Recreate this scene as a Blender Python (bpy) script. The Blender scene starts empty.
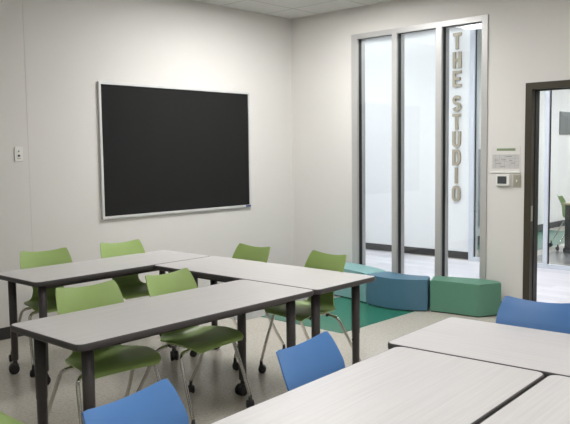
import bpy, bmesh, math, random
from mathutils import Vector, Matrix
random.seed(7)
C = bpy.context.scene.collection
PI = math.pi

# ------------------------------------------------------------------ materials
def srgb(r, g, b):
    f = lambda c: (c/255)/12.92 if c/255 <= .04045 else ((c/255+.055)/1.055)**2.4
    return (f(r), f(g), f(b), 1)

def mat(name, col, rough=.5, metal=0., spec=.5, noise=None, bump=None):
    """noise=(scale, amount) varies the base colour; bump=(scale, strength)"""
    m = bpy.data.materials.new(name); m.use_nodes = True
    nt = m.node_tree; b = nt.nodes['Principled BSDF']
    b.inputs['Base Color'].default_value = col
    b.inputs['Roughness'].default_value = rough
    b.inputs['Metallic'].default_value = metal
    b.inputs['Specular IOR Level'].default_value = spec
    tc = nt.nodes.new('ShaderNodeTexCoord')
    if noise:
        n = nt.nodes.new('ShaderNodeTexNoise'); n.inputs['Scale'].default_value = noise[0]
        n.inputs['Detail'].default_value = 4
        r = nt.nodes.new('ShaderNodeMix'); r.data_type = 'RGBA'
        k = noise[1]
        r.inputs['A'].default_value = (col[0]*(1-k), col[1]*(1-k), col[2]*(1-k), 1)
        r.inputs['B'].default_value = (min(1, col[0]*(1+k)), min(1, col[1]*(1+k)), min(1, col[2]*(1+k)), 1)
        nt.links.new(tc.outputs['Object'], n.inputs['Vector'])
        nt.links.new(n.outputs['Fac'], r.inputs['Factor'])
        nt.links.new(r.outputs['Result'], b.inputs['Base Color'])
    if bump:
        n = nt.nodes.new('ShaderNodeTexNoise'); n.inputs['Scale'].default_value = bump[0]
        n.inputs['Detail'].default_value = 3
        bu = nt.nodes.new('ShaderNodeBump'); bu.inputs['Strength'].default_value = bump[1]
        bu.inputs['Distance'].default_value = .002
        nt.links.new(tc.outputs['Object'], n.inputs['Vector'])
        nt.links.new(n.outputs['Fac'], bu.inputs['Height'])
        nt.links.new(bu.outputs['Normal'], b.inputs['Normal'])
    return m

def emit(name, col, strength):
    m = bpy.data.materials.new(name); m.use_nodes = True
    nt = m.node_tree; nt.nodes.clear()
    e = nt.nodes.new('ShaderNodeEmission'); o = nt.nodes.new('ShaderNodeOutputMaterial')
    e.inputs['Color'].default_value = col; e.inputs['Strength'].default_value = strength
    nt.links.new(e.outputs[0], o.inputs[0]); return m

def glass(name, tint, refl=1.0):
    m = bpy.data.materials.new(name); m.use_nodes = True
    nt = m.node_tree; nt.nodes.clear()
    o = nt.nodes.new('ShaderNodeOutputMaterial')
    t = nt.nodes.new('ShaderNodeBsdfTransparent'); t.inputs[0].default_value = tint
    g = nt.nodes.new('ShaderNodeBsdfGlossy'); g.inputs['Roughness'].default_value = 0.0
    fr = nt.nodes.new('ShaderNodeFresnel'); fr.inputs[0].default_value = 1.45
    mx = nt.nodes.new('ShaderNodeMixShader')
    nt.links.new(fr.outputs[0], mx.inputs[0]); nt.links.new(t.outputs[0], mx.inputs[1])
    nt.links.new(g.outputs[0], mx.inputs[2]); nt.links.new(mx.outputs[0], o.inputs[0])
    return m

def laminate(name, a, b_):
    """pale wood-look laminate, fine streaks along local X"""
    m = bpy.data.materials.new(name); m.use_nodes = True
    nt = m.node_tree; b = nt.nodes['Principled BSDF']
    tc = nt.nodes.new('ShaderNodeTexCoord'); mp = nt.nodes.new('ShaderNodeMapping')
    mp.inputs['Scale'].default_value = (1.2, 60, 1)
    n = nt.nodes.new('ShaderNodeTexNoise'); n.inputs['Scale'].default_value = 1.6
    n.inputs['Detail'].default_value = 6; n.inputs['Roughness'].default_value = .65
    cr = nt.nodes.new('ShaderNodeValToRGB')
    cr.color_ramp.elements[0].position = .32; cr.color_ramp.elements[0].color = b_
    cr.color_ramp.elements[1].position = .62; cr.color_ramp.elements[1].color = a
    nt.links.new(tc.outputs['Object'], mp.inputs[0]); nt.links.new(mp.outputs[0], n.inputs['Vector'])
    nt.links.new(n.outputs['Fac'], cr.inputs[0]); nt.links.new(cr.outputs[0], b.inputs['Base Color'])
    b.inputs['Roughness'].default_value = .42
    b.inputs['Specular IOR Level'].default_value = .45
    return m

def floor_mat(name, base, fleck, teal=None, rough=.22):
    m = bpy.data.materials.new(name); m.use_nodes = True
    nt = m.node_tree; b = nt.nodes['Principled BSDF']
    tc = nt.nodes.new('ShaderNodeTexCoord')
    n = nt.nodes.new('ShaderNodeTexNoise'); n.inputs['Scale'].default_value = 55
    n.inputs['Detail'].default_value = 5; n.inputs['Roughness'].default_value = .8
    cr = nt.nodes.new('ShaderNodeValToRGB')
    cr.color_ramp.elements[0].position = .36; cr.color_ramp.elements[0].color = fleck
    cr.color_ramp.elements[1].position = .52; cr.color_ramp.elements[1].color = base
    nt.links.new(tc.outputs['Object'], n.inputs['Vector']); nt.links.new(n.outputs['Fac'], cr.inputs[0])
    # faint joints between square tiles
    br = nt.nodes.new('ShaderNodeTexBrick'); br.offset = 0; br.squash = 1
    br.inputs['Scale'].default_value = 1; br.inputs['Brick Width'].default_value = .61
    br.inputs['Row Height'].default_value = .61; br.inputs['Mortar Size'].default_value = .0015
    br.inputs['Color1'].default_value = (1, 1, 1, 1); br.inputs['Color2'].default_value = (.965, .965, .965, 1)
    br.inputs['Mortar'].default_value = (.8, .8, .79, 1)
    nt.links.new(tc.outputs['Object'], br.inputs['Vector'])
    mx = nt.nodes.new('ShaderNodeMix'); mx.data_type = 'RGBA'; mx.blend_type = 'MULTIPLY'
    mx.inputs['Factor'].default_value = 1
    nt.links.new(cr.outputs[0], mx.inputs['A']); nt.links.new(br.outputs['Color'], mx.inputs['B'])
    nt.links.new(mx.outputs['Result'], b.inputs['Base Color'])
    b.inputs['Roughness'].default_value = rough
    b.inputs['Specular IOR Level'].default_value = .5
    return m

def plank_mat(name, base, dark):
    m = bpy.data.materials.new(name); m.use_nodes = True
    nt = m.node_tree; b = nt.nodes['Principled BSDF']
    tc = nt.nodes.new('ShaderNodeTexCoord')
    mp = nt.nodes.new('ShaderNodeMapping'); mp.inputs['Rotation'].default_value = (0, 0, PI/2)
    br = nt.nodes.new('ShaderNodeTexBrick'); br.offset = .4
    br.inputs['Scale'].default_value = 1; br.inputs['Brick Width'].default_value = .95
    br.inputs['Row Height'].default_value = .16; br.inputs['Mortar Size'].default_value = .002
    br.inputs['Color1'].default_value = base; br.inputs['Color2'].default_value = dark
    br.inputs['Mortar'].default_value = tuple(c*.8 for c in dark[:3])+(1,)
    nt.links.new(tc.outputs['Object'], mp.inputs[0]); nt.links.new(mp.outputs[0], br.inputs['Vector'])
    nt.links.new(br.outputs['Color'], b.inputs['Base Color'])
    b.inputs['Roughness'].default_value = .4
    return m

def ceiling_mat(name, col, x0, y0, step):
    m = bpy.data.materials.new(name); m.use_nodes = True
    nt = m.node_tree; b = nt.nodes['Principled BSDF']
    tc = nt.nodes.new('ShaderNodeTexCoord'); mp = nt.nodes.new('ShaderNodeMapping')
    mp.inputs['Location'].default_value = (-x0, -y0, 0)
    br = nt.nodes.new('ShaderNodeTexBrick'); br.offset = 0
    br.inputs['Scale'].default_value = 1; br.inputs['Brick Width'].default_value = step
    br.inputs['Row Height'].default_value = step; br.inputs['Mortar Size'].default_value = .010
    br.inputs['Mortar Smooth'].default_value = .1
    br.inputs['Color1'].default_value = col; br.inputs['Color2'].default_value = tuple(c*.97 for c in col[:3])+(1,)
    br.inputs['Mortar'].default_value = tuple(c*.72 for c in col[:3])+(1,)
    nt.links.new(tc.outputs['Object'], mp.inputs[0]); nt.links.new(mp.outputs[0], br.inputs['Vector'])
    nt.links.new(br.outputs['Color'], b.inputs['Base Color'])
    b.inputs['Roughness'].default_value = .9
    return m

M = dict(
    wall=mat('wall_paint', srgb(219, 217, 213), .75, noise=(2.5, .012), bump=(160, .08)),
    corridor_wall=mat('corridor_paint', srgb(232, 235, 236), .7, noise=(2, .01)),
    far_wall=mat('far_room_paint', srgb(232, 232, 230), .7, noise=(2, .01)),
    floor=floor_mat('floor_tile', srgb(196, 190, 179), srgb(171, 165, 154)),
    teal=floor_mat('teal_tile', srgb(46, 118, 94), srgb(40, 104, 82)),
    grey_tile=floor_mat('grey_tile', srgb(150, 150, 148), srgb(128, 128, 126)),
    planks=plank_mat('corridor_planks', srgb(222, 220, 226), srgb(208, 206, 213)),
    ceiling=ceiling_mat('ceiling_tile', srgb(214, 213, 210), 5.79, 5.26, .66),
    ceil_plain=mat('ceiling_paint', srgb(235, 236, 238), .9, noise=(3, .01)),
    base=mat('rubber_baseboard', srgb(52, 51, 52), .5, noise=(8, .05)),
    alu=mat('aluminium_frame', srgb(190, 189, 187), .38, .2, noise=(30, .02)),
    alu_blue=mat('corridor_aluminium', srgb(204, 210, 219), .35, .1, noise=(30, .02)),
    gasket=mat('black_gasket', srgb(38, 38, 40), .6, noise=(30, .05)),
    bronze=mat('dark_bronze_frame', srgb(66, 61, 50), .45, .2, noise=(20, .06)),
    bronze_d=mat('dark_bronze_stop', srgb(44, 42, 38), .5, .1, noise=(20, .06)),
    board=mat('black_board', srgb(33, 33, 33), .8, 0., .2, noise=(6, .06), bump=(300, .15)),
    board_alu=mat('board_aluminium', srgb(214, 214, 213), .4, .2, noise=(40, .02)),
    tagblue=mat('blue_tag', srgb(70, 84, 130), .5, noise=(60, .04)),
    lam=laminate('pale_laminate', srgb(209, 206, 205), srgb(199, 196, 195)),
    edge=mat('charcoal_edge', srgb(74, 71, 71), .5, noise=(40, .05)),
    leg=mat('charcoal_powder_coat', srgb(72, 68, 68), .42, .1, noise=(50, .06)),
    caster=mat('black_caster', srgb(30, 29, 30), .45, noise=(40, .08)),
    green=mat('green_plastic', srgb(157, 184, 106), .42, noise=(9, .03), bump=(420, .12)),
    blue=mat('blue_plastic', srgb(86, 134, 194), .42, noise=(9, .03), bump=(420, .12)),
    chrome=mat('chrome', srgb(205, 203, 198), .14, 1., noise=(20, .03)),
    aqua_f=mat('aqua_vinyl', srgb(140, 186, 188), .5, noise=(35, .04), bump=(220, .3)),
    blue_f=mat('slate_blue_vinyl', srgb(78, 120, 144), .5, noise=(35, .04), bump=(220, .3)),
    green_f=mat('sea_green_vinyl', srgb(92, 142, 120), .5, noise=(35, .04), bump=(220, .3)),
    white_pl=mat('white_plastic', srgb(228, 228, 224), .4, noise=(30, .02)),
    screen=mat('dark_screen', srgb(70, 74, 76), .3, noise=(60, .15)),
    steel=mat('brushed_plate', srgb(176, 172, 156), .4, .4, noise=(60, .06)),
    paper=mat('paper', srgb(216, 214, 210), .7, noise=(20, .02)),
    paper_grey=mat('printed_grey', srgb(196, 195, 193), .7, noise=(90, .05)),
    ink=mat('printed_ink', srgb(150, 148, 148), .7, noise=(60, .1)),
    sage=mat('sage_print', srgb(128, 146, 112), .6, noise=(60, .04)),
    letter=mat('brushed_bronze_letter', srgb(170, 162, 144), .45, .3, noise=(40, .08)),
    glass=glass('window_glass', (.975, .985, .985, 1)),
    glass2=glass('storefront_glass', (.93, .95, .96, 1)),
    tack=mat('grey_tackboard', srgb(150, 152, 155), .8, noise=(30, .05)),
    louvre=mat('grey_louvre', srgb(138, 141, 140), .5, noise=(20, .05)),
    wood=mat('maple_top', srgb(196, 182, 152), .5, noise=(12, .05)),
    fixture=mat('fixture_white', srgb(235, 235, 232), .5, noise=(20, .01)),
    lamp=emit('room_diffuser', (1, .99, .98, 1), 35.0), lamp_d=emit('room_diffuser_dim', (1, .99, .98, 1), 17.0),
    lamp_c=emit('corridor_diffuser', (.975, .99, 1, 1), 22.0), lamp_w=emit('linear_diffuser', (.965, .985, 1, 1), 5.0),
    lamp_f=emit('far_room_diffuser', (.97, .985, 1, 1), 24.0),
)

# ------------------------------------------------------------------ helpers
def obj(name, bm, m, parent=None, smooth=False, loc=None):
    me = bpy.data.meshes.new(name)
    bmesh.ops.recalc_face_normals(bm, faces=bm.faces)
    bm.to_mesh(me); bm.free()
    me.materials.append(M[m] if isinstance(m, str) else m)
    if smooth:
        for p in me.polygons: p.use_smooth = True
    o = bpy.data.objects.new(name, me); C.objects.link(o)
    if parent: o.parent = parent
    if loc: o.location = loc
    return o

def box(bm, x0, x1, y0, y1, z0, z1, bev=0, seg=2):
    v = [bm.verts.new((x, y, z)) for x in (x0, x1) for y in (y0, y1) for z in (z0, z1)]
    F = [(0, 1, 3, 2), (4, 6, 7, 5), (0, 4, 5, 1), (2, 3, 7, 6), (0, 2, 6, 4), (1, 5, 7, 3)]
    fs = [bm.faces.new([v[i] for i in f]) for f in F]
    if bev:
        es = list({e for f in fs for e in f.edges})
        bmesh.ops.bevel(bm, geom=es, offset=bev, segments=seg, profile=.5, affect='EDGES')
    return bm

def B(*a, **k):
    return box(bmesh.new(), *a, **k)

def tube(bm, pts, r, n=12, cap=True, radii=None):
    pts = [Vector(p) for p in pts]; rings = []
    up = None
    for i, p in enumerate(pts):
        t = (pts[min(i+1, len(pts)-1)]-pts[max(i-1, 0)]).normalized()
        if up is None:
            up = t.orthogonal().normalized()
        up = (up - t*up.dot(t)).normalized(); s = t.cross(up)
        rr = radii[i] if radii else r
        rings.append([bm.verts.new(p+(up*math.cos(a)+s*math.sin(a))*rr) for a in [2*PI*k/n for k in range(n)]])
    for a, b in zip(rings, rings[1:]):
        for k in range(n):
            bm.faces.new((a[k], a[(k+1) % n], b[(k+1) % n], b[k]))
    if cap:
        bm.faces.new(rings[0]); bm.faces.new(rings[-1][::-1])
    return bm

def smooth_path(ctrl, sub=6):
    """Catmull-Rom through control points"""
    P = [Vector(c) for c in ctrl]; P = [P[0]*2-P[1]]+P+[P[-1]*2-P[-2]]; out = []
    for i in range(1, len(P)-2):
        for k in range(sub):
            t = k/sub
            out.append(.5*((2*P[i])+(P[i+1]-P[i-1])*t+(2*P[i-1]-5*P[i]+4*P[i+1]-P[i+2])*t*t
                           + (3*P[i]-P[i-1]-3*P[i+1]+P[i+2])*t**3))
    out.append(P[-2]); return out

def disc_wheel(bm, c, r, w, axis, n=20):
    """wheel with rounded tread, axis a unit vector"""
    axis = Vector(axis).normalized(); c = Vector(c)
    prof = [(-.5, .55), (-.5, .86), (-.36, .97), (0, 1.0), (.36, .97), (.5, .86), (.5, .55)]
    u = axis.orthogonal().normalized(); v = axis.cross(u); rings = []
    for a, rr in prof:
        rings.append([bm.verts.new(c+axis*a*w+(u*math.cos(t)+v*math.sin(t))*r*rr) for t in [2*PI*k/n for k in range(n)]])
    for a, b in zip(rings, rings[1:]):
        for k in range(n):
            bm.faces.new((a[k], a[(k+1) % n], b[(k+1) % n], b[k]))
    bm.faces.new(rings[0]); bm.faces.new(rings[-1][::-1])

def thing(name, label, cat, loc=(0, 0, 0), rz=0, group=None):
    o = bpy.data.objects.new(name, None); C.objects.link(o)
    o.location = loc; o.rotation_euler = (0, 0, rz)
    o['label'] = label; o['category'] = cat
    if group: o['group'] = group
    return o

def tag(o, label, cat, group=None):
    o['label'] = label; o['category'] = cat
    if group: o['group'] = group
    return o

def struct(name, bm, m, parent=None):
    o = obj(name, bm, m, parent); o['kind'] = 'structure'; return o

KIDS = {}
def kids(o):
    return [c for c in C.objects if c.parent == o]

def dup(root, loc, rz, label=None, group=None, scale=None):
    def cp(o, parent=None):
        c = o.copy(); C.objects.link(c)
        if parent: c.parent = parent
        for ch in kids(o): cp(ch, c)
        return c
    r = cp(root); r.location = loc; r.rotation_euler = (0, 0, rz)
    if label: r['label'] = label
    if group: r['group'] = group
    if scale: r.scale = scale
    return r

# ------------------------------------------------------------------ the room
XC, YC, H = 6.222, 5.683, 3.02
XB, YB = -1.6, -2.2            # walls behind the camera
TH = .12                       # wall thickness towards the corridor
WY0, WY1, WZ0, WZ1 = 4.814, 3.235, .05, 2.74       # window opening
DY0, DY1, DZ = 2.866, 1.83, 2.09                   # door opening incl. frame

struct('floor', B(XB, 6.34, YB, YC+.05, -.12, 0), 'floor')
bm = B(4.63, XC-.001, 3.70, 4.66, .0004, .0012)
fl = struct('trim_1', bm, 'teal')
struct('trim_2', B(4.40, XC-.001, 4.66, YC-.002, .0004, .0012), 'grey_tile')
struct('ceiling', B(XB, XC, YB, YC, H, H+.1), 'ceiling')
# board wall: main face, and a panel standing 3 cm back at its far left
bm = B(2.965, XC+TH, YC, YC+.15, -.1, H+.1); box(bm, XB, 2.965, YC+.0015, YC+.15, -.1, H+.1)
struct('wall_left', bm, 'wall')
# window wall with its window and door holes
bm = bmesh.new()
for a in [(YC, WY0, 0, H+.1), (WY1, DY0, 0, H+.1), (DY1, YB, 0, H+.1)]:
    box(bm, XC, XC+TH, a[1], a[0], a[2], a[3])
box(bm, XC, XC+TH, WY1, WY0, WZ1, H+.1); box(bm, XC, XC+TH, WY1, WY0, 0, WZ0); box(bm, XC, XC+TH, DY1, DY0, DZ, H+.1)
struct('wall_right', bm, 'wall')
struct('wall_back', B(XB-.12, XB, YB, YC+.15, -.1, H+.1), 'wall')
struct('wall_front', B(XB-.12, XC+TH, YB-.12, YB, -.1, H+.1), 'wall')
# baseboards
bm = B(2.965, XC, YC-.008, YC, 0, .1); box(bm, XB, 2.965, YC-.001, YC+.0015, 0, .1)
struct('baseboard_left', bm, 'base')
bm = B(XC-.008, XC, WY0, YC-.008, 0, .1); box(bm, XC-.008, XC, DY0, WY1, 0, .1); box(bm, XC-.008, XC, YB, DY1, 0, .1)
box(bm, XC-.008, XC, WY1, WY0, 0, .048)
struct('baseboard_right', bm, 'base')

# window_1: aluminium frame, two mullions, gaskets, three panes
win = bpy.data.objects.new('window_1', None); C.objects.link(win); win['kind'] = 'structure'
ys = [WY0, 4.737, 4.297, 4.235, 3.783, 3.716, 3.297, WY1]
bars = [(ys[1], ys[0]), (ys[3], ys[2]), (ys[5], ys[4]), (ys[7], ys[6])]
def ring_bars(x0, x1, grow, side):
    bm = bmesh.new()
    for i, (a, b) in enumerate(bars):
        a0 = a - (grow if i < 3 else 0) ; b0 = b + (grow if i > 0 else 0)
        box(bm, x0, x1, a0, b0, WZ0, WZ1, .003)
    for i in range(3):
        a, b = bars[i+1][1]+grow, bars[i][0]-grow
        box(bm, x0+.0006, x1-.0006, a, b, WZ1-.052-grow, WZ1); box(bm, x0+.0006, x1-.0006, a, b, WZ0, WZ0+.07+grow)
    return bm
struct('window_frame', ring_bars(XC-.012, XC+.018, 0, 0), 'alu', win)
struct('window_gasket', ring_bars(XC+.018, XC+.072, -.002, 0), 'gasket', win)
struct('window_back_frame', ring_bars(XC+.072, XC+TH+.012, 0, 0), 'alu', win)
for i in range(3):
    struct('window_pane', B(XC+.045, XC+.053, bars[i+1][1]-.01, bars[i][0]+.01, WZ0+.06, WZ1-.045), 'glass', win)

# door_1: dark bronze steel frame, open doorway
dr = bpy.data.objects.new('door_1', None); C.objects.link(dr); dr['kind'] = 'structure'
bm = B(XC-.014, XC+.05, DY0-.062, DY0, 0, DZ, .003); box(bm, XC-.014, XC+.05, DY1, DY1+.062, 0, DZ, .003)
box(bm, XC-.0134, XC+.05, DY1+.062, DY0-.062, DZ-.06, DZ)
struct('door_frame', bm, 'bronze', dr)
bm = B(XC+.05, XC+TH+.012, DY0-.070, DY0, 0, DZ, .003); box(bm, XC+.05, XC+TH+.012, DY1, DY1+.070, 0, DZ, .003)
box(bm, XC+.05, XC+TH+.011, DY1+.07, DY0-.07, DZ-.068, DZ)
struct('door_stop', bm, 'bronze_d', dr)
bm = B(XC-.002, XC+.030, DY0-.0645, DY0-.0615, .86, 1.0, .001)
box(bm, XC+.004, XC+.024, DY0-.0665, DY0-.0640, .90, .96, .0008)
struct('strike_plate', bm, 'steel', dr)

# ------------------------------------------------------------------ corridor and the room beyond
CX = 9.0; CH = 3.19
struct('floor_corridor', B(6.34, 8.90, -1.5, 9.0, -.12, 0), 'planks')
struct('ceiling_corridor', B(6.34, CX+.1, -1.5, 9.0, CH, CH+.1), 'ceil_plain')
bm = B(6.343, 6.36, YC+.0, 9.0, 0, CH)
struct('wall_corridor_near', bm, 'corridor_wall')
struct('wall_corridor', B(CX, CX+.14, 4.885, 9.0, -.1, CH+.1), 'corridor_wall')
struct('baseboard_corridor', B(CX-.01, CX, 4.885, 9.0, 0, .098), 'base')
struct('wall_corridor_end', B(6.34, CX+.14, 9.0, 9.1, -.1, CH+.1), 'corridor_wall')
struct('wall_corridor_south', B(6.34, CX+9, -1.6, -1.5, -.1, CH+.1), 'corridor_wall')
# glazed screen of the far room
SX = 8.88
w2 = bpy.data.objects.new('window_2', None); C.objects.link(w2); w2['kind'] = 'structure'
mull = [(4.812, 4.885), (3.785, 3.840), (2.60, 2.67), (1.45, 1.52), (.3, .37), (-1.5, -1.43)]
bm = bmesh.new()
for a, b in mull: box(bm, SX, SX+.06, a, b, 0, CH, .003)
for i, (a, b) in enumerate(mull[:-1]):
    box(bm, SX+.0006, SX+.0594, mull[i+1][1], a, 0, .055); box(bm, SX+.0006, SX+.0594, mull[i+1][1], a, CH-.09, CH)
struct('screen_frame', bm, 'alu_blue', w2)
bm = bmesh.new()
for i, (a, b) in enumerate(mull[:-1]):
    box(bm, SX+.024, SX+.044, a-.010, a+.002, .05, CH-.08)
    box(bm, SX+.024, SX+.044, mull[i+1][1], mull[i+1][1]+.006, .05, CH-.08)
struct('screen_gasket', bm, 'gasket', w2)
for i, (a, b) in enumerate(mull[:-1]):
    struct('screen_pane', B(SX+.031, SX+.037, mull[i+1][1]+.003, a-.003, .05, CH-.085), 'glass2', w2)
struct('floor_far_room', B(8.90, 18.0, -1.5, 5.9, -.12, 0), 'floor')
struct('trim_3', B(9.9, 13.2, 4.60, 5.71, .0004, .0012), 'teal')
struct('trim_4', B(9.4, 10.45, 3.0, 4.35, .0004, .0012), 'grey_tile')
struct('ceiling_far_room', B(CX+.1, 18.0, -1.5, 5.9, CH, CH+.1), 'ceil_plain')
struct('wall_far_side', B(CX+.14, 18.0, 5.72, 5.9, -.1, CH+.1), 'far_wall')
struct('baseboard_far_side', B(CX+.14, 18.0, 5.70, 5.72, 0, .11), 'base')
struct('wall_far_end', B(18.0, 18.1, -1.6, 5.9, -.1, CH+.1), 'far_wall')

# ------------------------------------------------------------------ luminaires
def troffer(x, y, sx, sy, z, name, label, lampmat, group=None, depth=.05):
    t = thing(name, label, 'ceiling light', (x, y, z), 0, group)
    bm = bmesh.new(); w = .025
    for a in [(-sx/2, sx/2, -sy/2, -sy/2+w), (-sx/2, sx/2, sy/2-w, sy/2), (-sx/2, -sx/2+w, -sy/2+w, sy/2-w), (sx/2-w, sx/2, -sy/2+w, sy/2-w)]:
        box(bm, a[0], a[1], a[2], a[3], -.018, 0, .002)
    obj('frame', bm, 'fixture', t)
    obj('diffuser', B(-sx/2+w, sx/2-w, -sy/2+w, sy/2-w, -.012, -.002), lampmat, t)
    return t
spots = [(4.80, 4.32, 'ceiling light panel nearest the black board and the corner'),
         (4.45, 1.5, 'ceiling light panel above the two tables by the doorway'),
         (1.35, 1.3, 'ceiling light panel directly above the camera side tables'),
         (1.2, -1.2, 'ceiling light panel at the back of the room'),
         ]
for x, y, l in spots:
    troffer(x, y, 1.2, .6, H, 'ceiling_light', l, 'lamp' if y > 4 else 'lamp_d', 'light panels in the classroom ceiling')
# corridor: slim linear light washing the opposite wall + two panels
troffer(8.86, 5.2, .16, 7.2, CH, 'linear_ceiling_light', 'long slim corridor light running above the metal letters', 'lamp_w')
for y in (1.6, 4.2, 6.8):
    troffer(7.45, y, .6, 1.2, CH, 'ceiling_light',
            {1.6: 'corridor light panel outside the doorway', 4.2: 'corridor light panel in front of the window', 6.8: 'corridor light panel at the far end past the window'}[y], 'lamp_c', 'light panels in the corridor')
for x, y, l in [(11.6, 3.6, 'light panel of the far room nearest the glazed screen'), (14.6, 3.6, 'light panel of the far room deepest inside')]:
    troffer(x, y, 1.2, 1.2, CH, 'ceiling_light', l, 'lamp_f', 'light panels of the far room')

# ------------------------------------------------------------------ black board
bx0, bx1, bz0, bz1 = 3.640, 5.517, .919, 2.157
t = thing('black_board', 'large black board in a thin aluminium frame on the wall', 'board', ((bx0+bx1)/2, YC, bz0))
w, h = (bx1-bx0)/2, bz1-bz0
bm = bmesh.new(); f = .024
box(bm, -w, w, -.026, -.001, 0, f, .002); box(bm, -w, w, -.026, -.001, h-f, h, .002)
box(bm, -w, -w+f, -.026, -.001, f, h-f, .002); box(bm, w-f, w, -.026, -.001, f, h-f, .002)
obj('frame', bm, 'board_alu', t)
obj('board_surface', B(-w+f-.004, w-f+.004, -.017, -.003, f-.004, h-f+.004), 'board', t)
o = obj('maker_plate', B(w-.085, w-.012, -.029, -.0262, .002, f-.002, .0008), 'tagblue', t); o['label'] = 'small blue plate on the frame'

# wall plate at the far left
t = thing('wall_plate', 'white wall plate with two small dark buttons left of the black board', 'switch', (2.876, YC+.0015, 1.457))
obj('plate', B(-.036, .036, -.008, -.0005, 0, .118, .002), 'white_pl', t)
for z, r in ((.083, .007), (.046, .010)):
    bm = bmesh.new(); tube(bm, [(0, -.013, z), (0, -.008, z)], r, 14); obj('button', bm, 'screen' if r > .008 else 'steel', t, True)
obj('slot', B(-.014, .014, -.0095, -.008, .020, .026), 'steel', t)

# things on the wall between window and doorway
t = thing('thermostat', 'white square thermostat with a dark screen beside the doorway', 'thermostat', (XC, 3.068, 1.174))
obj('housing', B(-.028, 0, -.067, .067, 0, .106, .006, 3), 'white_pl', t)
obj('screen', B(-.0305, -.0275, -.040, .048, .020, .088, .001), 'screen', t)
t = thing('switch_plate', 'small brushed metal switch plate right of the thermostat', 'switch', (XC, 2.937, 1.167))
obj('plate', B(-.008, -.0005, -.035, .035, 0, .11, .002), 'steel', t)
obj('toggle', B(-.018, -.0075, -.006, .006, .045, .066, .002), 'white_pl', t)
for z in (.018, .092):
    bm = bmesh.new(); tube(bm, [(-.0095, 0, z), (-.0078, 0, z)], .004, 10); obj('screw', bm, 'ink', t)
t = thing('room_notice', 'white paper notice with a sage green bar above the thermostat', 'notice', (XC, 3.05, 1.302))
obj('sheet', B(-.003, -.0005, -.138, .142, 0, .232), 'paper', t)
obj('green_bar', B(-.0045, -.003, -.093, .088, .192, .214, .0005), 'sage', t)
ch = obj('printed_chart', B(-.0036, -.003, -.128, .128, .032, .157), 'paper_grey', t)
bm = bmesh.new()
for z in (.033, .062, .093, .124, .155): box(bm, -.0042, -.0036, -.128, .128, z-.0008, z+.0008)
for y in (-.127, -.09, -.04, .01, .06, .10, .127): box(bm, -.0042, -.0036, y-.0006, y+.0006, .032, .157)
for y, z, l in ((.09, .108, .04), (.02, .110, .05), (-.05, .104, .03), (.07, .078, .06), (-.07, .080, .04), (.03, .047, .05), (-.03, .140, .06)):
    box(bm, -.0043, -.0036, y-l/2, y+l/2, z-.0035, z+.0035)
obj('chart_lines', bm, 'ink', ch)
obj('bottom_ledge', B(-.012, -.0005, -.142, .146, -.010, .004, .001), 'white_pl', t)

# ------------------------------------------------------------------ THE STUDIO letters on the corridor wall
def stroke(bm, pts, w, d=.03, closed=False):
    """flat letter stroke in the wall's (s, z) plane; s runs to the reader's right (-y)"""
    n = len(pts); L, R = [], []
    for i, p in enumerate(pts):
        p = Vector(p)
        a = Vector(pts[(i-1) % n]) if (closed or i > 0) else None
        b = Vector(pts[(i+1) % n]) if (closed or i < n-1) else None
        d1 = (p-a).normalized() if a is not None else None
        d2 = (b-p).normalized() if b is not None else None
        if d1 is None: d1 = d2
        if d2 is None: d2 = d1
        tt = (d1+d2).normalized(); nn = Vector((-tt.y, tt.x)); k = 1/max(.5, nn.dot(Vector((-d1.y, d1.x))))
        L.append(p+nn*w/2*k); R.append(p-nn*w/2*k)
    def V(q, x): return bm.verts.new((x, -q.x, q.y))
    Lf = [V(q, -d) for q in L]; Rf = [V(q, -d) for q in R]; Lb = [V(q, 0) for q in L]; Rb = [V(q, 0) for q in R]
    m = n if closed else n-1
    for i in range(m):
        j = (i+1) % n
        bm.faces.new((Lf[i], Lf[j], Rf[j], Rf[i])); bm.faces.new((Lb[i], Rb[i], Rb[j], Lb[j]))
        bm.faces.new((Lf[i], Lb[i], Lb[j], Lf[j])); bm.faces.new((Rf[i], Rf[j], Rb[j], Rb[i]))
    if not closed:
        bm.faces.new((Lf[0], Rf[0], Rb[0], Lb[0])); bm.faces.new((Lf[-1], Lb[-1], Rb[-1], Rf[-1]))

def arc(cx, cy, rx, ry, a0, a1, n=10):
    return [(cx+rx*math.cos(math.radians(a0+(a1-a0)*i/n)), cy+ry*math.sin(math.radians(a0+(a1-a0)*i/n))) for i in range(n+1)]

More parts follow.
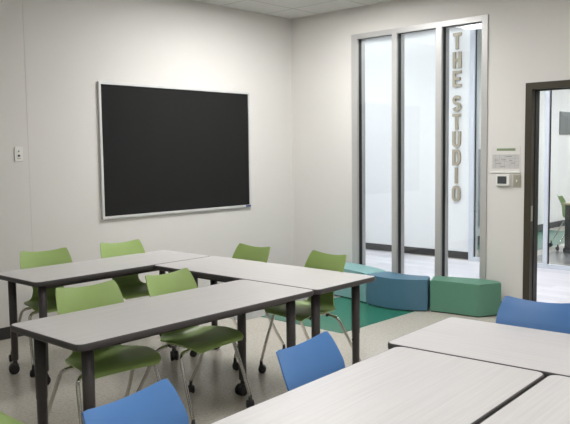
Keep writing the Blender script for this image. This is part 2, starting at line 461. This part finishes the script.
LW, LH, ST = .126, .222, .040
def letter_bm(c):
    bm = bmesh.new(); w, h, s = LW/2, LH, ST; e = s/2
    if c == 'T':
        stroke(bm, [(-w, h-e), (w, h-e)], s); stroke(bm, [(0, 0), (0, h-s)], s)
    if c == 'H':
        stroke(bm, [(-w+e, 0), (-w+e, h)], s); stroke(bm, [(w-e, 0), (w-e, h)], s); stroke(bm, [(-w+s, h/2), (w-s, h/2)], s)
    if c == 'E':
        stroke(bm, [(-w+e, 0), (-w+e, h)], s)
        for z, r in ((e, w), (h/2, w-.012), (h-e, w)): stroke(bm, [(-w+s, z), (r, z)], s*.95)
    if c == 'S':
        r = w-e; ry = (h-s)/4
        stroke(bm, arc(0, h-e-ry, r, ry, 15, 270, 16)[:-1]+arc(0, e+ry, r, ry, 90, -165, 16), s)
    if c == 'U':
        r = w-e
        stroke(bm, [(-r, h)]+arc(0, e+r, r, r, 180, 360, 14)+[(r, h)], s)
    if c == 'D':
        r = w-e
        stroke(bm, [(-r, e), (-r, h-e)]+[(-.005, h-e)]+arc(-.005, h-e-.06, r+.005, .06, 80, 0, 6)+arc(-.005, e+.06, r+.005, .06, 0, -80, 6)+[(-.005, e)], s, closed=True)
    if c == 'I':
        stroke(bm, [(0, 0), (0, h)], s)
    if c == 'O':
        r = w-e
        stroke(bm, arc(0, h-e-r, r, r, 0, 180, 14)+arc(0, e+r, r, r, 180, 360, 14), s, closed=True)
    return bm
letters = [('T', 2.884, 'flat bronze coloured letter T at the top of the column'),
           ('H', 2.628, 'flat bronze coloured letter H under the topmost T'),
           ('E', 2.374, 'flat bronze coloured letter E under the H'),
           ('S', 2.038, 'flat bronze coloured letter S under the E after a gap'),
           ('T', 1.788, 'flat bronze coloured letter T just below the S'),
           ('U', 1.545, 'flat bronze coloured letter U in the lower word'),
           ('D', 1.296, 'flat bronze coloured letter D under the U'),
           ('I', 1.046, 'flat bronze coloured letter I above the bottom O'),
           ('O', .796, 'flat bronze coloured letter O at the bottom of the column')]
for c, z, l in letters:
    o = obj('wall_letter', letter_bm(c), 'letter', loc=(CX-.001, 5.133, z))
    tag(o, l, 'letter', 'letters spelling a name down the corridor wall')

# ------------------------------------------------------------------ tables
TL, TW, TZ, TT = 1.524, .604, .704, .031
def rrect(l, w, r, n=6):
    pts = []
    for cx, cy, a in ((l/2-r, w/2-r, 0), (-l/2+r, w/2-r, 90), (-l/2+r, -w/2+r, 180), (l/2-r, -w/2+r, 270)):
        for k in range(n+1):
            t = math.radians(a+90*k/n); pts.append((cx+r*math.cos(t), cy+r*math.sin(t)))
    return pts
def loft(bm, rings, cap0=True, cap1=True):
    R = [[bm.verts.new(p) for p in r] for r in rings]; n = len(R[0])
    for a, b in zip(R, R[1:]):
        for k in range(n): bm.faces.new((a[k], a[(k+1) % n], b[(k+1) % n], b[k]))
    if cap0: bm.faces.new(R[0][::-1])
    if cap1: bm.faces.new(R[-1])
    return R

def caster_bm(x, y, r, w, ang=0., ztop=.12):
    bm = bmesh.new(); ax = Vector((math.cos(ang), math.sin(ang), 0)); off = Vector((-math.sin(ang), math.cos(ang), 0))*r*.25
    c = Vector((x, y, r))+off
    disc_wheel(bm, c-ax*w*.32, r, w*.42, ax); disc_wheel(bm, c+ax*w*.32, r, w*.42, ax)
    # hood over both wheels and swivel stem
    tube(bm, [c-ax*w*.12, c+ax*w*.12], r*.8, 14)
    hood = [Vector((x, y, r*1.1)), Vector((x, y, r*1.75)), Vector((x, y, r*2.05)), Vector((x, y, ztop))]
    tube(bm, hood, 0, 14, radii=[r*.72, r*.62, r*.42, r*.36])
    return bm

def make_table(legs_in=((.10, .10), (.10, .10))):
    t = thing('table', 'x', 'table')
    bm = bmesh.new(); z1 = TZ
    loft(bm, [[(x, y, z) for x, y in rrect(TL-d, TW-d, max(.01, .039-d/2))] for d, z in ((.013, z1-TT+.006), (.0132, z1-.002), (.0145, z1))])
    top = obj('tabletop', bm, 'lam', t)
    bm = bmesh.new()
    prof = [(.011, z1-TT), (.003, z1-TT+.004), (0, z1-TT+.011), (0, z1-.010), (.0025, z1-.003), (.0070, z1-.0006), (.0140, z1-.0006), (.0140, z1-.004)]
    loft(bm, [[(x, y, z) for x, y in rrect(TL-d, TW-d, max(.012, .041-d/2))] for d, z in prof], True, False)
    eb = obj('edge_band', bm, 'edge', top, True)
    # steel rails under the top
    bm = bmesh.new()
    for s in (-1, 1): box(bm, -TL/2+.14, TL/2-.14, s*(TW/2-.115)-.012, s*(TW/2-.115)+.012, z1-TT-.038, z1-TT, .002)
    for s in (-1, 1): box(bm, s*(TL/2-.13)-.02, s*(TL/2-.13)+.02, -TW/2+.1, TW/2-.1, z1-TT-.034, z1-TT, .002)
    obj('under_frame', bm, 'leg', t)
    for i, sx in enumerate((-1, 1)):
        for sy in (-1, 1):
            x, y = sx*(TL/2-legs_in[i][0]), sy*(TW/2-legs_in[i][1])
            bm = bmesh.new()
            box(bm, x-.036, x+.036, y-.036, y+.036, z1-TT-.012, z1-TT, .003)
            tube(bm, [(x, y, z1-TT-.004), (x, y, .34), (x, y, .338), (x, y, .10), (x, y, .094)], 0, 20, radii=[.027, .0265, .0245, .0235, .018])
            l = obj('leg', bm, 'leg', t, True)
            bm = bmesh.new(); tube(bm, [(x, y+.022, .30), (x, y+.034, .30)], .008, 8); obj('height_screw', bm, 'caster', l)
            obj('caster', caster_bm(x, y, .0365, .052, random.uniform(-.6, .6)+PI/2, .10), 'caster', l, True)
    return t

A1, A2 = .0211, .0641
def put(tbl, ph, u0, u1, v0, v1, label, group, long='u'):
    u, v = (u0+u1)/2, (v0+v1)/2
    x = u*math.cos(ph)-v*math.sin(ph); y = u*math.sin(ph)+v*math.cos(ph)
    L, W = (u1-u0, v1-v0) if long == 'u' else (v1-v0, u1-u0)
    tbl.location = (x, y, 0); tbl.rotation_euler = (0, 0, ph if long == 'u' else ph+PI/2)
    tbl.scale = (L/TL, W/TW, 1)
    tbl['label'] = label; tbl['group'] = group
G1, G2 = 'tables of the U shaped group', 'tables of the near group by the doorway'
tb = make_table()
tb_a = make_table(((.105, .10), (.11, .10)))       # its right-hand legs stand further in
lst = [(A1, 2.306, 3.801, 4.180, 4.774, 'pale laminate table in front of the black board wall, farthest back', G1, 'u'),
       (A1, 3.2146, 3.820, 2.632, 4.177, 'pale laminate table running away along the right end of the U', G1, 'v')]
put(tb, *lst[0][:5], lst[0][5], lst[0][6], lst[0][7])
def clone(src, a):
    o = dup(src, (0, 0, 0), 0); put(o, *a[:5], a[5], a[6], a[7]); return o
clone(tb, lst[1])
put(tb_a, A1, 1.636, 3.2120, 2.6406, 3.248, 'long pale table in front with two green chairs pushed in behind it', G1, 'u')
clone(tb, (A2, 1.035, 2.553, .888, 1.507, 'pale laminate table at the bottom with two blue chairs behind it', G2, 'u'))
clone(tb, (A2, 2.5575, 3.164, .052, 1.574, 'pale laminate table crosswise in front of the blue chair by the doorway', G2, 'v'))
clone(tb, (A2, 1.035, 2.553, .266, .880, 'pale laminate table cut by the bottom right corner', G2, 'u'))

# ------------------------------------------------------------------ chairs
# profile of the one-piece shell from the front lip to the top edge: (y, z, half width, dish)
PROF = [(-.288, .430, .175, .0), (-.282, .443, .196, .0), (-.262, .451, .208, .003), (-.220, .457, .217, .008),
        (-.155, .456, .222, .014), (-.090, .452, .220, .018), (-.035, .449, .208, .018), (.005, .449, .186, .014),
        (.033, .457, .158, .010), (.050, .475, .134, .006), (.058, .505, .118, .003), (.061, .540, .113, .002),
        (.065, .575, .124, .006), (.071, .610, .152, .014), (.081, .648, .181, .022), (.096, .686, .190, .028),
        (.114, .728, .187, .027), (.133, .770, .179, .026), (.151, .804, .169, .025)]
NS, NW = 60, 18
def shell_pts():
    P = smooth_path([(p[0], p[1], p[2]) for p in PROF], 6)
    D = smooth_path([(p[3], 0, 0) for p in PROF], 6)
    return P, D
def chair_shell(s0, s1, m, parent, name):
    P, D = shell_pts(); N = len(P); bm = bmesh.new(); th = .0065
    idx = range(int(s0*(N-1)), int(s1*(N-1))+1); front, back = [], []
    for i in idx:
        p = P[i]; a = P[max(i-1, 0)]; b = P[min(i+1, N-1)]
        t = Vector((0, b.x-a.x, b.y-a.y)).normalized(); nrm = Vector((0, -t.z, t.y))     # up on the seat, forward on the back
        rf, rb = [], []; isback = i/(N-1) > .55
        for k in range(-NW, NW+1):
            u = k/NW; hw = p.z
            dish = D[i].x*(abs(u)**2.2)
            q = Vector((u*hw, p.x, p.y)) + nrm*dish
            f = (i/(N-1)-.86)/.14
            if f > 0:                                  # saddle in the top edge, pointed corners
                q.z += f*(.009*abs(u)**2.0-.008) - max(0, f)**2*.006*max(0, (abs(u)-.85)/.15)**2
                q.y += f*.002*abs(u)
            if i < 8: q.z -= .004*(1-i/8)*abs(u)**3
            rf.append(bm.verts.new(q+nrm*th/2)); rb.append(bm.verts.new(q-nrm*th/2))
        front.append(rf); back.append(rb)
    n = 2*NW+1
    for A, sgn in ((front, 1), (back, -1)):
        for i in range(len(A)-1):
            for k in range(n-1): bm.faces.new((A[i][k], A[i][k+1], A[i+1][k+1], A[i+1][k]))
    for i in range(len(front)-1):
        for k in (0, n-1): bm.faces.new((front[i][k], front[i+1][k], back[i+1][k], back[i][k]))
    for i in (0, len(front)-1):
        for k in range(n-1): bm.faces.new((front[i][k], front[i][k+1], back[i][k+1], back[i][k]))
    o = obj(name, bm, m, parent, True)
    es = bpy.data.meshes[o.data.name]
    md = o.modifiers.new('edge', 'EDGE_SPLIT'); md.split_angle = math.radians(50)
    return o

def make_chair(colour):
    t = thing('chair', 'x', 'chair')
    chair_shell(0, .60, colour, t, 'seat'); chair_shell(.60, 1, colour, t, 'backrest')
    # support plate and cross tubes under the seat
    bm = bmesh.new()
    tube(bm, smooth_path([(-.175, -.176, .418), (-.1, -.176, .428), (.1, -.176, .428), (.175, -.176, .418)], 5), .0095, 10)
    tube(bm, smooth_path([(-.165, -.005, .418), (-.1, -.005, .424), (.1, -.005, .424), (.165, -.005, .418)], 5), .0095, 10)
    box(bm, -.012, .012, -.176, 0, .424, .434)
    for x in (-.13, .13): box(bm, x-.012, x+.012, -.19, .005, .428, .440, .002)
    obj('seat_frame', bm, 'chrome', t, True)
    for x in (-.13, .13):
        for y in (-.16, -.02):
            bm = bmesh.new(); tube(bm, [(x, y, .436), (x, y, .412)], .009, 10); obj('glide_pad', bm, 'caster', t)
    for sx in (-1, 1):
        for fr in (1, 0):
            if fr: ctrl = [(.165, -.175, .419), (.195, -.178, .416), (.214, -.186, .400), (.221, -.194, .37), (.234, -.245, .22), (.240, -.290, .075)]
            else: ctrl = [(.155, -.005, .419), (.188, .000, .415), (.208, .012, .400), (.216, .026, .37), (.231, .105, .22), (.240, .190, .075)]
            bm = bmesh.new(); tube(bm, smooth_path([(sx*a, b, c) for a, b, c in ctrl], 6), .0105, 12)
            l = obj('leg', bm, 'chrome', t, True)
            obj('caster', caster_bm(sx*.2405, -.290 if fr else .190, .027, .040, random.uniform(-.8, .8), .085), 'caster', l, True)
    return t

def chair_at(src, topx, topy, deg, label, group, z=0):
    """topx, topy: where the middle of the backrest's top edge stands"""
    th = math.radians(deg); d = .112
    loc = (topx+d*math.sin(th), topy-d*math.cos(th), z)
    src.location = loc; src.rotation_euler = (0, 0, th); src['label'] = label; src['group'] = group
green = make_chair('green'); blue = make_chair('blue')
GG = 'green chairs pushed in around the U shaped tables'; GB = 'blue chairs at the near tables'
P = [(2.07, 3.385, -5, 'green chair behind the long front table, nearest the left edge'),
     (2.603, 3.37, 6.5, 'green chair behind the long front table, second from the left edge'),
     (2.65, 4.90, -10, 'green chair by the wall behind the farthest table, leftmost'),
     (3.30, 4.88, -7, 'green chair by the wall directly below the black board'),
     (3.77, 3.86, -92, 'green chair at the outer side of the right table, nearer the corner'),
     (3.80, 3.16, -97, 'green chair at the outer side of the right table, beside the aqua bench')]
for i, p in enumerate(P):
    c = green if i == 0 else dup(green, (0, 0, 0), 0)
    chair_at(c, *p, GG)
c = dup(green, (0, 0, 0), 0)
chair_at(c, .93, 2.77, 90, 'green chair pulled out at the left table end, only its seat corner showing', GG)
Q = [(1.178, 1.71, 11, 'blue chair cut by the bottom edge, left of the near table'),
     (1.95, 1.72, 8.5, 'blue chair behind the near table, in the middle of the picture'),
     (3.185, 1.385, -82, 'blue chair behind the crosswise table in front of the doorway')]
for i, p in enumerate(Q):
    c = blue if i == 0 else dup(blue, (0, 0, 0), 0)
    chair_at(c, *p, GB)
# far room
c = dup(green, (0, 0, 0), 0)
chair_at(c, 10.86, 4.43, 34, 'small distant green chair seen through the doorway glass', None or 'green chair in the far room')
del c['group']
t = thing('desk', 'desk with a maple top and dark end panel seen through the doorway glass', 'desk', (10.86, 3.635, 0))
obj('desktop', B(-.38, .38, -.62, .62, .69, .72, .004), 'wood', t)
obj('end_panel', B(-.36, -.33, -.58, .58, .06, .69, .004), 'leg', t)
obj('end_panel', B(.33, .36, -.58, .30, .06, .69, .004), 'leg', t)
for x, y in ((-.345, .60), (.345, .32)): obj('foot', B(x-.03, x+.03, -.60, y, 0, .06, .01), 'caster', t)
t = thing('wall_louvre', 'grey rectangular slatted panel on the far wall beyond the doorway', 'vent', (14.45, 5.72, 1.79))
bm = B(-.57, .57, -.03, -.001, 0, .44, .004); obj('backing', bm, 'louvre', t)
for k in range(9): obj('slat', B(-.54, .54, -.045, -.03, .025+.044*k, .040+.044*k, .002), 'louvre', t)
t = thing('tackboard', 'tall grey tackboard on the far wall, seen through the window edge', 'board', (11.05, 5.72, .27))
obj('panel', B(-.40, .40, -.02, -.001, 0, 1.24, .004), 'tack', t)
bm = bmesh.new()
for a in ((-.42, -.40, -.01, 1.25), (.40, .42, -.01, 1.25), (-.42, .42, -.03, -.001), (-.42, .42, 1.24, 1.26)): box(bm, a[0], a[1], -.024, -.001, a[2], a[3])
obj('frame', bm, 'alu', t)

# ------------------------------------------------------------------ curved soft benches under the window
def bench(name_label, front, back, m, hgt=.30):
    """front and back: outline from +y end to -y end"""
    F = smooth_path([(a, b, 0) for a, b in front], 6) if len(front) > 3 else None
    Bk = smooth_path([(a, b, 0) for a, b in back], 6)
    if F is None: F = [Vector((a, b, 0)) for a, b in front]
    pts = [(p.x, p.y) for p in F]+[(p.x, p.y) for p in reversed(Bk)]
    cx = sum(p[0] for p in pts)/len(pts); cy = sum(p[1] for p in pts)/len(pts)
    t = thing('bench', name_label, 'bench', (cx, cy, 0), 0, 'curved soft benches under the window')
    def prism(z0, z1, inset, bev):
        bm = bmesh.new()
        n = len(pts); ring = []
        for i in range(n):
            a, p, b = Vector(pts[i-1]), Vector(pts[i]), Vector(pts[(i+1) % n])
            d1, d2 = (p-a).normalized(), (b-p).normalized(); tt = (d1+d2).normalized(); nn = Vector((-tt.y, tt.x))
            k = 1/max(.6, nn.dot(Vector((-d1.y, d1.x)))); q = p+nn*inset*k*SG
            ring.append((q.x-cx, q.y-cy))
        lo = [bm.verts.new((x, y, z0)) for x, y in ring]; hi = [bm.verts.new((x, y, z1)) for x, y in ring]
        for i in range(n): bm.faces.new((lo[i], lo[(i+1) % n], hi[(i+1) % n], hi[i]))
        bm.faces.new(lo[::-1]); tf = bm.faces.new(hi)
        if bev:
            es = list(tf.edges)
            for i in range(n):                         # sharp corners too
                a, p, b = Vector(pts[i-1]), Vector(pts[i]), Vector(pts[(i+1) % n])
                if (p-a).angle(b-p) > .8:
                    es += [e for e in lo[i].link_edges if e.other_vert(lo[i]) == hi[i]]
            bmesh.ops.bevel(bm, geom=es, offset=bev, segments=3, profile=.5, affect='EDGES')
        return bm
    ar = sum(pts[i-1][0]*pts[i][1]-pts[i][0]*pts[i-1][1] for i in range(len(pts)))
    SG = 1 if ar > 0 else -1
    obj('cushion', prism(.012, hgt, 0, .016), m, t, False)
    obj('plinth', prism(0, .012, .012, 0), 'base', t)
    return t
bench('pale aqua curved soft bench partly hidden behind a green chair',
      [(5.80, 5.13), (5.82, 4.93), (5.82, 4.70), (5.79, 4.48), (5.72, 4.27)],
      [(6.17, 5.10), (6.185, 4.93), (6.17, 4.70), (6.09, 4.44), (5.985, 4.20)], 'aqua_f')
bench('slate blue curved soft bench in the middle below the window',
      [(5.712, 4.255), (5.66, 4.10), (5.645, 3.90), (5.70, 3.73), (5.792, 3.60)],
      [(5.980, 4.185), (5.945, 4.07), (5.935, 3.92), (5.955, 3.80), (5.995, 3.70)], 'blue_f')
g = bench('sea green angular soft bench under the right end of the window',
      [(5.805, 3.588), (5.838, 3.38), (5.858, 3.17), (5.865, 3.13), (5.90, 3.10), (6.085, 3.015)],
      [(6.03, 3.685), (6.09, 3.50), (6.14, 3.32), (6.155, 3.15), (6.125, 3.03)], 'green_f')

# ------------------------------------------------------------------ camera, world, view
cam = bpy.data.cameras.new('camera'); co = bpy.data.objects.new('camera', cam); C.objects.link(co)
f_px, yaw, pitch, roll = 724.471, .81897, .081493, -.012205
cy, sy, cp, sp = math.cos(yaw), math.sin(yaw), math.cos(pitch), math.sin(pitch)
Fv = Vector((sy*cp, cy*cp, -sp)); Rv = Vector((cy, -sy, 0)); Uv = Rv.cross(Fv)
R2 = Rv*math.cos(roll)+Uv*math.sin(roll); U2 = Uv*math.cos(roll)-Rv*math.sin(roll)
m = Matrix((R2, U2, -Fv)).transposed().to_4x4(); m.translation = Vector((0, 0, 1.5))
co.matrix_world = m
cam.sensor_fit = 'HORIZONTAL'; cam.sensor_width = 36; cam.lens = f_px*36/570; cam.clip_start = .05
bpy.context.scene.camera = co
w = bpy.data.worlds.new('world'); bpy.context.scene.world = w; w.use_nodes = True
w.node_tree.nodes['Background'].inputs[0].default_value = (.8, .85, .9, 1)
w.node_tree.nodes['Background'].inputs[1].default_value = .3
vs = bpy.context.scene.view_settings
vs.view_transform = 'Standard'; vs.look = 'None'; vs.gamma = 1; vs.use_curve_mapping = False
vs.exposure = 0.0
